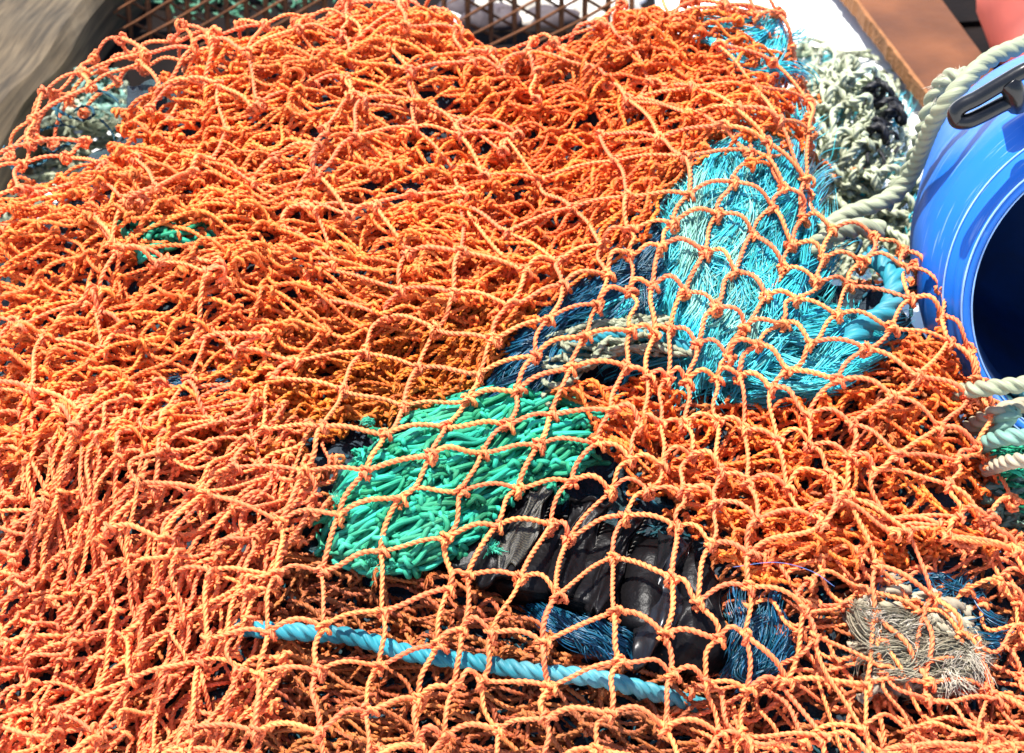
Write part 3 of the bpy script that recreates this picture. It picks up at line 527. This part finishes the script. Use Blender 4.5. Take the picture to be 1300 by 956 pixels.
pn = pb.build('fishing_net', 'cream_net'); tag(pn, 'old pale grey green netting with thick knotted cords heaped beside the blue barrel', 'fishing net')
pb = MB(); hanks(pb, RM, 40, 26, 90, 50, 40, -.004, .02, zfun=zf)
tangle(pb, [(1150, 280), (1168, 240), (1172, 330), (1160, 345)], 60, 60, 85, 8, .0007, .016, .01, K=10, n=3, lobes=0, zfun=zf)
tag(pb.build('frayed_rope', 'teal'), 'turquoise fibres caught among the pale green grey netting at the upper right', 'frayed rope')
pb = MB(); tangle(pb, [(1095, 100), (1130, 100), (1140, 190), (1110, 230), (1090, 160)], 5, 65, 80, 30, .0020, .012, .012, K=16, n=9, curl=1.4, zfun=zf); knots(pb, zf(np.array([1108., 1130, 1112]), np.array([115., 140, 165]), np.full(3, .014)), np.tile([1., .2, 0], (3, 1)), np.tile([0, 1., .2], (3, 1)), .004)
tag(pb.build('cord', 'black'), 'short length of black knotted cord in the pale netting at the upper right', 'cord')
pb = MB(); tangle(pb, [(1040, 60), (1110, 120), (1120, 200), (1050, 300), (1015, 250), (1020, 110)], 14, 45, 20, 50, .0022, .006, .02, K=12, n=9, zfun=zf)
tag(pb.build('cord', 'orange'), 'scraps of orange cord caught in the pale netting at the upper right', 'cord')
zc = mound(1080, 300, .17, .24, .17, GZ-.055); cb = MB(); gx, gy = np.meshgrid(np.linspace(985, 1185, 40), np.linspace(40, 370, 50), indexing='ij'); P = zc(gx, gy, .004*np.sin(gx*.2)*np.sin(gy*.23))
ii, jj = np.meshgrid(np.arange(39), np.arange(49), indexing='ij'); k = ii*50+jj; cb.add(P, np.stack([k, k+50, k+51, k+1], -1)); 
# left: pale netting under the overhang of the orange sheet
zl = mound(50, 200, .2, .12, .13); lb = MB(); LP = [(-40, 170), (60, 160), (110, 110), (150, 100), (170, 150), (140, 210), (60, 260), (-40, 290)]
tangle(lb, LP, 170, 110, 4, 30, .0030, .01, .03, K=14, n=9, zfun=zl); tag(lb.build('fishing_net', 'cream_net'), 'whitish old netting lying on the ground in front of the weathered timber', 'fishing net')
lb = MB(); tangle(lb, [(95, 90), (150, 90), (160, 150), (110, 170)], 50, 50, 10, 60, .0028, .02, .02, K=14, n=9, zfun=zl); tag(lb.build('fishing_net', 'mint'), 'mint green old netting seen through the overhanging orange meshes', 'fishing net')
rope([(-40, 150, -.09), (0, 145, -.085), (12, 175, -.09), (20, 230, -.1)], .010, 'tan', 'rope', 'thick old tan rope end beside the foot of the weathered timber', zf='z', K=60)

# timber lying at the back left
a = onz(118, 5, -.03); b = onz(-2, 165, -.03); d = unit(b-a); nrm = np.array([d[1], -d[0], 0]); nrm = nrm if nrm[0] < 0 else -nrm
c = (a+b)/2-d*.10; Lh = .62; W = .15; Hh = .043; tm = MB(); rows = []
nx_ = 60; ring = [(-W, -Hh), (-W, Hh-.008), (-W+.01, Hh), (W-.012, Hh), (W, Hh-.012), (W, -Hh)]
from mathutils import Matrix
for k in range(nx_):
    s = -Lh+2*Lh*k/(nx_-1)
    for (p, q) in ring: rows.append((s, p+(.003*math.sin(s*31+p*40)), q+.0025*math.sin(s*47+p*90)))
m = len(ring); tm.add(rows, [(k*m+i, k*m+(i+1) % m, (k+1)*m+(i+1) % m, (k+1)*m+i) for k in range(nx_-1) for i in range(m)])
tm.add([rows[i] for i in (0, 1, 2, 3, 4, 5)]+[rows[-6+i] for i in (0, 1, 2, 3, 4, 5)], [(0, 1, 4, 5), (1, 2, 3, 4), (11, 10, 7, 6), (10, 9, 8, 7)])
M_ = M['wood']; v = np.concatenate(tm.v)
timber = tm.build('timber_beam', 'wood', None, False); org = np.array(timber['org'])
me = timber.data; co = np.array(rows+[rows[i] for i in range(6)]+[rows[-6+i] for i in range(6)]); me.vertices.foreach_set('co', co.astype(np.float32).ravel()); me.update()
ctr = c+nrm*W-np.array([0, 0, Hh]); timber.matrix_world = Matrix(((d[0], -nrm[0], 0, ctr[0]), (d[1], -nrm[1], 0, ctr[1]), (0, 0, 1, ctr[2]), (0, 0, 0, 1)))
tag(timber, 'thick weathered brown timber with cracked grain in the upper left corner', 'timber')
# rusty wire trap behind the heap
def cage(x0, x1, pz, pitch_px, label, green):
    A = onz(x0, 78, GZ); B = onz(x1, 78, GZ); hgt = pz; root = empty('wire_trap', (A+B)/2); tag(root, label, 'wire trap', 'rusty wire traps behind the heap'); ex = unit(B-A); wlen = np.linalg.norm(B-A)
    lean = np.array([0, .05, hgt]); nb = int((x1-x0)/pitch_px); mb = MB(); t = np.linspace(0, 1, nb)
    for s in t: tubes(mb, np.linspace(A+ex*wlen*s, A+ex*wlen*s+lean, 6), .0030, 7, 0)
    mb.build('upright_bars', 'wire', root)
    mb = MB(); 
    for sgn in (1, -1):
        for s in np.arange(-1, 1.6, pitch_px*2.1/(x1-x0)):
            p0 = A+ex*wlen*s+np.array([0, -.004*sgn, 0]); p1 = p0+ex*hgt*1.9*sgn+lean; P = np.linspace(p0, p1, 24); P[:, 2] += .001*np.sin(np.arange(24)); f = (P-A)@ex; k = (f > 0) & (f < wlen)
            if k.sum() > 3: tubes(mb, P[k], .0015 if green else .0018, 6, 0)
    mb.build('wire_lattice', 'wire', root)
    for z in (.02, 1.0): mb = MB(); tubes(mb, np.linspace(A+lean*z-ex*.01, B+lean*z+ex*.01, 8), .005, 8, 0); mb.build('frame_rail', 'wire', root)
    return A, B
cage(120, 440, .20, 22, 'rusty wire trap with green netting behind it, beside the timber', True)
cage(565, 800, .20, 24, 'rusty wire trap with pale stones behind its lattice, at the back middle', False)
def blob(name, c, rx, ry, rz, m, label, cat, group=None, seed=0):
    nu, nv = 24, 14; u, v = np.meshgrid(np.linspace(0, 2*PI, nu, endpoint=False), np.linspace(.04, PI-.04, nv), indexing='ij')
    k = 1+.10*np.sin(u*2+seed)*np.sin(v*3+seed*2)+.05*np.sin(u*5+seed)*np.sin(v*4)
    P = np.stack([np.cos(u)*np.sin(v)*rx*k, np.sin(u)*np.sin(v)*ry*k, np.cos(v)*rz*k], -1)+np.asarray(c)
    i, j = np.meshgrid(np.arange(nu), np.arange(nv-1), indexing='ij'); i2 = (i+1) % nu; mb = MB(); mb.add(P, np.stack([i*nv+j, i*nv+j+1, i2*nv+j+1, i2*nv+j], -1))
    for e in (0, nv-1):
        ids = [x*nv+e for x in range(nu)]; mb.q.append(np.array([(ids[x], ids[x+1], ids[-x-2], ids[-x-1]) if x < nu//2-1 else (ids[0],)*4 for x in range(nu//2-1)])); mb.uv.append(np.zeros(((nu//2-1)*4, 2)))
    return tag(mb.build(name, m), label, cat, group)
M['stone_white'] = mat('white stone', (.75, .73, .70), var=.1, scale=25, bump=.3, rough=.8); M['stone_peach'] = mat('peach stone', (.70, .38, .22), var=.15, scale=25, bump=.3, rough=.8); M['stone_dark'] = mat('dark stone', (.06, .045, .05), var=.3, scale=25, bump=.3, rough=.7)
SR = random.Random(5)
for k, (a, b, s, mm, lb_) in enumerate([(303, 8, .022, 'stone_white', 'white round stone behind the left wire trap'), (262, 8, .024, 'stone_peach', 'peach coloured stone left of the white one behind the left wire trap'),
        (285, -8, .028, 'stone_peach', 'peach stone at the top edge behind the left wire trap'), (330, 5, .030, 'stone_dark', 'dark stone right of the white one behind the left wire trap'), (360, 18, .02, 'stone', 'small grey stone at the right end of the left wire trap'),
        (567, 52, 0.0173, 'stone_white', 'whitish stone among the grey ones behind the middle wire trap'),
        (606, 53, 0.0195, 'stone_dark', 'dark stone among the pale ones behind the middle wire trap'),
        (636, 49, 0.023, 'stone_dark', 'dark stone among the pale ones behind the middle wire trap'),
        (675, 52, 0.0176, 'stone', 'pale grey stone among many behind the lattice of the middle wire trap'),
        (703, 49, 0.0223, 'stone_dark', 'dark stone among the pale ones behind the middle wire trap'),
        (746, 54, 0.0146, 'stone_white', 'whitish stone among the grey ones behind the middle wire trap'),
        (768, 55, 0.0214, 'stone', 'pale grey stone among many behind the lattice of the middle wire trap'),
        (581, 36, 0.0219, 'stone_dark', 'dark stone among the pale ones behind the middle wire trap'),
        (613, 37, 0.018, 'stone', 'pale grey stone among many behind the lattice of the middle wire trap'),
        (656, 30, 0.0152, 'stone', 'pale grey stone among many behind the lattice of the middle wire trap'),
        (679, 36, 0.021, 'stone', 'pale grey stone among many behind the lattice of the middle wire trap'),
        (716, 37, 0.0192, 'stone_white', 'whitish stone among the grey ones behind the middle wire trap'),
        (753, 35, 0.0221, 'stone', 'pale grey stone among many behind the lattice of the middle wire trap'),
        (791, 39, 0.02, 'stone', 'pale grey stone among many behind the lattice of the middle wire trap'),
        (594, 14, 0.0189, 'stone_white', 'whitish stone among the grey ones behind the middle wire trap'),
        (625, 18, 0.0159, 'stone_white', 'whitish stone among the grey ones behind the middle wire trap'),
        (654, 12, 0.0183, 'stone_dark', 'dark stone among the pale ones behind the middle wire trap'),
        (685, 19, 0.0177, 'stone', 'pale grey stone among many behind the lattice of the middle wire trap'),
        (717, 15, 0.0177, 'stone', 'pale grey stone among many behind the lattice of the middle wire trap'),
        (752, 17, 0.0144, 'stone_white', 'whitish stone among the grey ones behind the middle wire trap'),
        (791, 20, 0.0228, 'stone_white', 'whitish stone among the grey ones behind the middle wire trap'),
        (594, -7, 0.0141, 'stone', 'pale grey stone among many behind the lattice of the middle wire trap'),
        (635, -7, 0.0158, 'stone_dark', 'dark stone among the pale ones behind the middle wire trap'),
        (663, -4, 0.0202, 'stone', 'pale grey stone among many behind the lattice of the middle wire trap'),
        (698, 3, 0.0221, 'stone_dark', 'dark stone among the pale ones behind the middle wire trap'),
        (733, 2, 0.0175, 'stone_white', 'whitish stone among the grey ones behind the middle wire trap'),
        (772, -6, 0.0228, 'stone_white', 'whitish stone among the grey ones behind the middle wire trap'),
        (799, -1, 0.0204, 'stone', 'pale grey stone among many behind the lattice of the middle wire trap')]):
    p = onz(a, b, GZ+s*.6)+np.array([0, .03, .006]); blob('stone', p, s*SR.uniform(1, 1.5), s*SR.uniform(.8, 1.1), s*SR.uniform(.6, .9), mm, lb_, 'stone', 'stones behind the wire traps', k)
zg = mound(260, 0, .35, .12, .05); lb = MB(); tangle(lb, [(140, -60), (420, -60), (420, 50), (150, 70)], 420, 70, 0, 50, .0024, .0, .03, K=12, n=6, zfun=lambda x, y, o: zg(x, y, o)+np.array([0, .035, .0]))
M['darkgreen'] = mat('mossy green twine', (.06, .20, .12), var=.3, island=.3, **FB); tag(lb.build('fishing_net', 'darkgreen'), 'dull green netting seen behind the rusty wire trap next to the timber', 'fishing net')
# flat dark boards added to cover bright ground, standing in for shade
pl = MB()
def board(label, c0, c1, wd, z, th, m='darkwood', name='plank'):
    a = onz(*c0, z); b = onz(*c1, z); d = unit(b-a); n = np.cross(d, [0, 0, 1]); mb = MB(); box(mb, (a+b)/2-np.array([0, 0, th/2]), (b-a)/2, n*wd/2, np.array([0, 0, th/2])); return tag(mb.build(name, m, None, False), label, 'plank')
board('dark panel added as shade along the back beneath the wire traps and stones', (120, -10), (830, -10), .50, GZ+.02, .02)
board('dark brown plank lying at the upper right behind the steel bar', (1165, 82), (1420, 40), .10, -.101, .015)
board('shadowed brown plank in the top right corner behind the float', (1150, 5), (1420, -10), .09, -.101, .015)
board('low dark panel added as shade in the gap between two upper right planks', (1190, 35), (1420, 22), .30, GZ+.012, .01)
# rusty steel bar
z = -.085; p = [onz(1078, -6, z), onz(1176, 122, z), onz(1264, 92, z), onz(1190, -8, z)]; dA = unit(p[1]-p[0]); dB = unit(p[2]-p[3]); p[0] = p[0]-dA*.15; p[3] = p[3]-dB*.15; p[1] = p[1]+dA*.0; p[2] = p[2]+dB*.03
p = np.array(p); R1 = empty('steel_beam', p.mean(0)-np.array([0, 0, .1])); tag(R1, 'wide rusty brown steel bar slanting down from the top towards the barrel', 'steel bar')
def prism(quad, th, nU=40, rag=0.):
    mb = MB(); a, b, c, d = quad; t = np.linspace(0, 1, nU)[:, None]; L_ = a*(1-t)+b*t; Rr = d*(1-t)+c*t; n = unit(a-d); L_ = L_+n*(rag*(rng.normal(0, 1, (nU, 1))*.5+np.sin(t*37)*.5)); dn = np.array([0, 0, th]); rows = np.stack([L_, Rr, Rr-dn, L_-dn], 1)
    q = [(k*4+i, k*4+(i+1) % 4, k*4+4+(i+1) % 4, k*4+4+i) for k in range(nU-1) for i in range(4)]+[(0, 1, 2, 3), ((nU-1)*4+3, (nU-1)*4+2, (nU-1)*4+1, (nU-1)*4)]; mb.add(rows, q); return mb
inn = p.copy(); inn[0] += (p[3]-p[0])*.045; inn[1] += (p[2]-p[1])*.045; prism(inn, .014).build('web', 'rust', R1, False)
ed = p.copy(); ed[3] = inn[0]; ed[2] = inn[1]; ed[:, 2] += .002; prism(ed, .018, 70, .0013).build('lit_rough_edge', 'rust_edge', R1, False)
# salmon float
blob('buoy', onz(1312, -8, -.02), .052, .052, .075, 'buoy', 'salmon pink plastic float at the top right corner', 'buoy')
# ------------------------------------------------------------------ barrel
toCam = -unit(rays(1413, 385)); n0 = unit(math.cos(math.radians(19))*toCam+math.sin(math.radians(19))*(.5*RT-.86*UPV)); bc = CAM+rays(1449, 383)*1.16
s_px = .65/1300*1.16/1.15; r0 = 212*s_px
zx = n0; xx = unit(np.cross([0, 0, 1.], zx)); yy = np.cross(zx, xx); MW = Matrix(((xx[0], yy[0], zx[0], bc[0]), (xx[1], yy[1], zx[1], bc[1]), (xx[2], yy[2], zx[2], bc[2]), (0, 0, 0, 1)))
BR = bpy.data.objects.new('barrel', None); COL.objects.link(BR); BR.matrix_world = MW; tag(BR, 'bright blue plastic barrel tipped over with its dark open mouth facing out at the right', 'barrel')
def lathe(name, prof, m, parent, n=128, closed=False):
    prof = np.array(prof, float); K = len(prof); th = np.arange(n)/n*2*PI; v = np.stack([np.cos(th)[:, None]*prof[None, :, 0], np.sin(th)[:, None]*prof[None, :, 0], np.broadcast_to(prof[None, :, 1], (n, K))], -1)
    i, j = np.meshgrid(np.arange(n), np.arange(K if closed else K-1), indexing='ij'); i2 = (i+1) % n; j2 = (j+1) % K; mb = MB(); mb.add(v, np.stack([i*K+j, i2*K+j, i2*K+j2, i*K+j2], -1)[..., ::-1])
    P_ = type('p', (), {}); mb2 = mb; o = bpy.data.objects.new(name, None) ; bpy.data.objects.remove(o)
    vv = np.concatenate(mb.v); q = np.concatenate(mb.q); me = bpy.data.meshes.new(name); me.from_pydata(vv.tolist(), [], q.tolist()); me.update(); me.polygons.foreach_set('use_smooth', [True]*len(q)); me.materials.append(M[m]); o = bpy.data.objects.new(name, me); COL.objects.link(o); o.parent = parent; return o
def fil(pts, k=4): # round the corners of a profile
    pts = np.array(pts, float); out = [pts[0]]
    for i in range(1, len(pts)-1):
        a, b, c = pts[i-1], pts[i], pts[i+1]; ra = min(.003, np.linalg.norm(a-b)*.4, np.linalg.norm(c-b)*.4); p0 = b+unit(a-b)*ra; p1 = b+unit(c-b)*ra
        for t in np.linspace(0, 1, k): out.append((1-t)**2*p0+2*t*(1-t)*b+t*t*p1)
    return out+[pts[-1]]
R_ = r0
lathe('body', fil([(R_*1.15, -.022), (R_*1.17, -.028), (R_*1.20, -.033), (R_*1.255, -.045), (R_*1.27, -.06), (R_*1.27, -.15), (R_*1.10, -.30), (R_*1.0, -.33), (0.001, -.335)]), 'barrel', BR)
lathe('rim', fil([(R_*.985, -.03), (R_*.985, .0), (R_*1.01, .006), (R_*1.055, .006), (R_*1.062, -.004), (R_*1.09, -.006), (R_*1.10, -.010), (R_*1.15, -.015), (R_*1.155, -.022), (R_*1.145, -.03)]), 'barrel', BR)
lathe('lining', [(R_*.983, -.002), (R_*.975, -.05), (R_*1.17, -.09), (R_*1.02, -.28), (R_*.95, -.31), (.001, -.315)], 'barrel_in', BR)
for rr_, zz_ in ((1.0545, .0062), (1.149, -.0148), (.992, .0035)): lathe('worn_edge', [(R_*rr_+.0007*math.cos(a), zz_+.0007*math.sin(a)) for a in np.linspace(0, 2*PI, 7)[:-1]], 'worn', BR, closed=True)
# carry handle: find local coords of photo pixels on the shoulder plane
iw = MW.inverted()
def loc(px, py, zl):
    d = rays(px, py); o_ = np.array(iw @ Vector(CAM)); dl = np.array(iw.to_3x3() @ Vector(d)); t = (zl-o_[2])/dl[2]; return o_+dl*t
def part(mb, name, m, parent, smooth=True):
    vv = np.concatenate(mb.v); q = np.concatenate(mb.q); me = bpy.data.meshes.new(name); me.from_pydata(vv.tolist(), [], q.tolist()); me.update(); me.polygons.foreach_set('use_smooth', [smooth]*len(q)); me.materials.append(M[m]); o = bpy.data.objects.new(name, me); COL.objects.link(o); o.parent = parent; return o
hb = MB(); P = np.array([loc(a, b, zl) for a, b, zl in [(1330, 78, .012), (1300, 90, .014), (1272, 106, .015), (1240, 125, .015), (1222, 134, .015), (1213, 143, .015), (1215, 153, .014), (1228, 154, .014), (1245, 147, .013), (1272, 133, .011), (1288, 126, .008)]])
tubes(hb, spline(P, 80), .0050, 12, 0); ho = part(hb, 'handle', 'greyplastic', BR)
hb = MB(); P = np.array([loc(a, b, zl) for a, b, zl in [(1279, 104, .014), (1285, 112, .014), (1290, 124, .010), (1291, 134, .002)]]); tubes(hb, spline(P, 20), .0072, 12, 0); part(hb, 'hinge_pin', 'greyplastic', ho)
hb = MB(); a, b, c, d = loc(1272, 138, -.02), loc(1290, 118, -.005), loc(1345, 85, -.005), loc(1350, 130, -.02)
v = [a, b, c, d, a-np.array([0, 0, .03]), b-np.array([0, 0, .03]), c-np.array([0, 0, .03]), d-np.array([0, 0, .03])]; hb.add(v, [(0, 1, 2, 3), (4, 7, 6, 5), (0, 4, 5, 1), (1, 5, 6, 2), (2, 6, 7, 3), (3, 7, 4, 0)]); lug = part(hb, 'handle_lug', 'barrel', BR, False)
bv = lug.modifiers.new('bevel', 'BEVEL'); bv.width = .003; bv.segments = 3

# ropes on the right
def at(px, py, dist): return CAM+rays(px, py)*dist
rp = [at(1330, 38, 1.22), at(1300, 56, 1.21), at(1262, 72, 1.20), at(1232, 96, 1.19), at(1205, 126, 1.19), at(1185, 155, 1.21), at(1172, 185, 1.24), at(1160, 215, 1.27), at(1143, 240, 1.28), at(1115, 258, 1.28), at(1075, 272, 1.28), at(1040, 296, 1.27)]
rope(rp, .0062, 'cream', 'rope', 'thick pale green twisted rope climbing over the barrel edge past the black handle', zf='w', K=330, deep=.38)
rp = [at(1228, 97, 1.23), at(1205, 100, 1.24), at(1190, 118, 1.25), at(1178, 150, 1.26), at(1168, 185, 1.28), at(1150, 228, 1.29), at(1120, 262, 1.29)]
ro = rope(rp, .0072, 'cream', 'rope', 'worn fuzzy pale rope doubled back behind the twisted rope beside the steel bar', zf='w', K=170)
f = MB(); Q = spline(rp, 70)
for q in Q[:50]: tuft(f, q, 30, .007, sp=1.2, K=5, r=.00018)
fo = f.build('fuzz', 'fray'); fo.parent = ro; fo.location = np.array(fo['org'])-np.array(ro['org'])
for k, (pts, r, m, lb_) in enumerate([([(1120, 292, 1.27), (1080, 290, 1.26), (1045, 305, 1.25), (1020, 330, 1.26)], .0075, 'cream', 'pale twisted rope end lying over the top of the old pale netting'),
        ([(1400, 470, 1.13), (1340, 482, 1.13), (1290, 489, 1.13), (1240, 494, 1.14), (1200, 500, 1.18)], .0056, 'cream', 'clean cream rope with a green thread under the barrel mouth'),
        ([(1400, 505, 1.15), (1310, 514, 1.15), (1262, 526, 1.15), (1230, 545, 1.18)], .0062, 'tan', 'dirty tan rope just below the cream rope with the green thread'),
        ([(1400, 560, 1.11), (1320, 556, 1.11), (1270, 556, 1.12), (1230, 575, 1.17)], .0056, 'mint', 'grey green rope in the middle of the ropes right of the orange net'),
        ([(1400, 590, 1.1), (1300, 584, 1.1), (1250, 596, 1.15)], .005, 'tan', 'lowest brownish rope right of the orange net'),
        ([(1290, 520, 1.14), (1268, 545, 1.15), (1262, 590, 1.18)], .006, 'mint', 'short grey green rope hanging down from the tan rope at the right edge')]):
    rope([at(*q) for q in pts], r, m, 'rope', lb_, zf='w', K=120)
def rz(x, y, off): return CAM+rays(x, y)*(1.13-off)[..., None]
lb = MB(); tangle(lb, [(1250, 565), (1330, 560), (1330, 660), (1280, 640)], 40, 80, 0, 12, .0014, .0, .02, K=12, n=6, zfun=rz); tag(lb.build('cord', 'green'), 'bright green thin strands among the ropes at the right edge', 'cord')
fl = MB(); tangle(fl, [(1240, 590), (1340, 590), (1360, 720), (1290, 700), (1250, 640)], 70, 90, 10, 40, .0028, -.01, .03, K=14, n=9, zfun=rz); tag(fl.build('fishing_net', 'mint'), 'grey green netting below the ropes at the right edge', 'fishing net')
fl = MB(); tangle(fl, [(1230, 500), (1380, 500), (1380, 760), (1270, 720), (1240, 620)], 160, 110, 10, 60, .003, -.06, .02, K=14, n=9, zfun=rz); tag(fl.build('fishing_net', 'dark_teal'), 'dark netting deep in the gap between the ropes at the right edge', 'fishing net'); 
# ------------------------------------------------------------------ tan frayed rope bottom right
lb = MB(); hanks(lb, [(1090, 770), (1180, 780), (1245, 820), (1240, 850), (1190, 880), (1110, 850)], 60, 26, 80, -20, 30, .003, .008, r=.0003)
M['tan2'] = M['tan']
tangle(lb, [(1080, 760), (1140, 730), (1230, 780), (1240, 840), (1190, 880), (1090, 890)], 46, 90, -25, 40, .0042, -.004, .014, K=16, n=12, curl=1.0)
tangle(lb, [(1170, 770), (1190, 770), (1235, 810), (1225, 825), (1185, 800)], 14, 70, -38, 8, .003, .002, .006, K=14, n=9, curl=.3)
to = lb.build('rope', 'tan'); tag(to, 'unlaid tan rope with fluffy frayed ends under peach meshes at the bottom right', 'rope')
for (a, b, nn, l, dr) in [(1140, 800, 130, .014, (.6, .1, .3)), (1170, 815, 120, .014, (.8, -.3, .3)), (1225, 830, 200, .018, (.8, -.7, .2)), (1110, 790, 200, .014, (0, 0, 1)), (1200, 850, 200, .02, (.4, -.6, .4))]:
    f = MB(); tuft(f, hit(a, b, -.001), nn, l, d=dr, sp=.45, r=.0003); f.build('frayed_end', 'fray', to)
# small frays on the orange sheet, stray filament
for a, b in [(475, 728), (545, 730), (340, 560), (690, 300), (1110, 545), (1130, 552), (300, 355), (590, 455), (1170, 520), (905, 640), (365, 655)]:
    f = MB(); tuft(f, hit(a, b, .006), 26, .007, sp=.6, r=.00018); f.build('frayed_end', 'orangefray', N1)
for k, (pts, lb_) in enumerate([([(930, 720), (985, 714), (1030, 725), (1060, 745)], 'thin blue filament arching over the folds near the bottom right')]):
    p = np.array(pts, float); mb = MB(); tubes(mb, spline(hit(p[:, 0], p[:, 1], .009), 40), .0002, 5, 0); tag(mb.build('filament', 'clear'), lb_, 'filament')
f = MB(); zr = rng.random(3)
for o in S.objects:
    if 'org' in o: del o['org']
tot = sum(len(o.data.polygons) for o in S.objects if o.type == 'MESH'); print('FACES', tot, 'OBJ', len(S.objects))
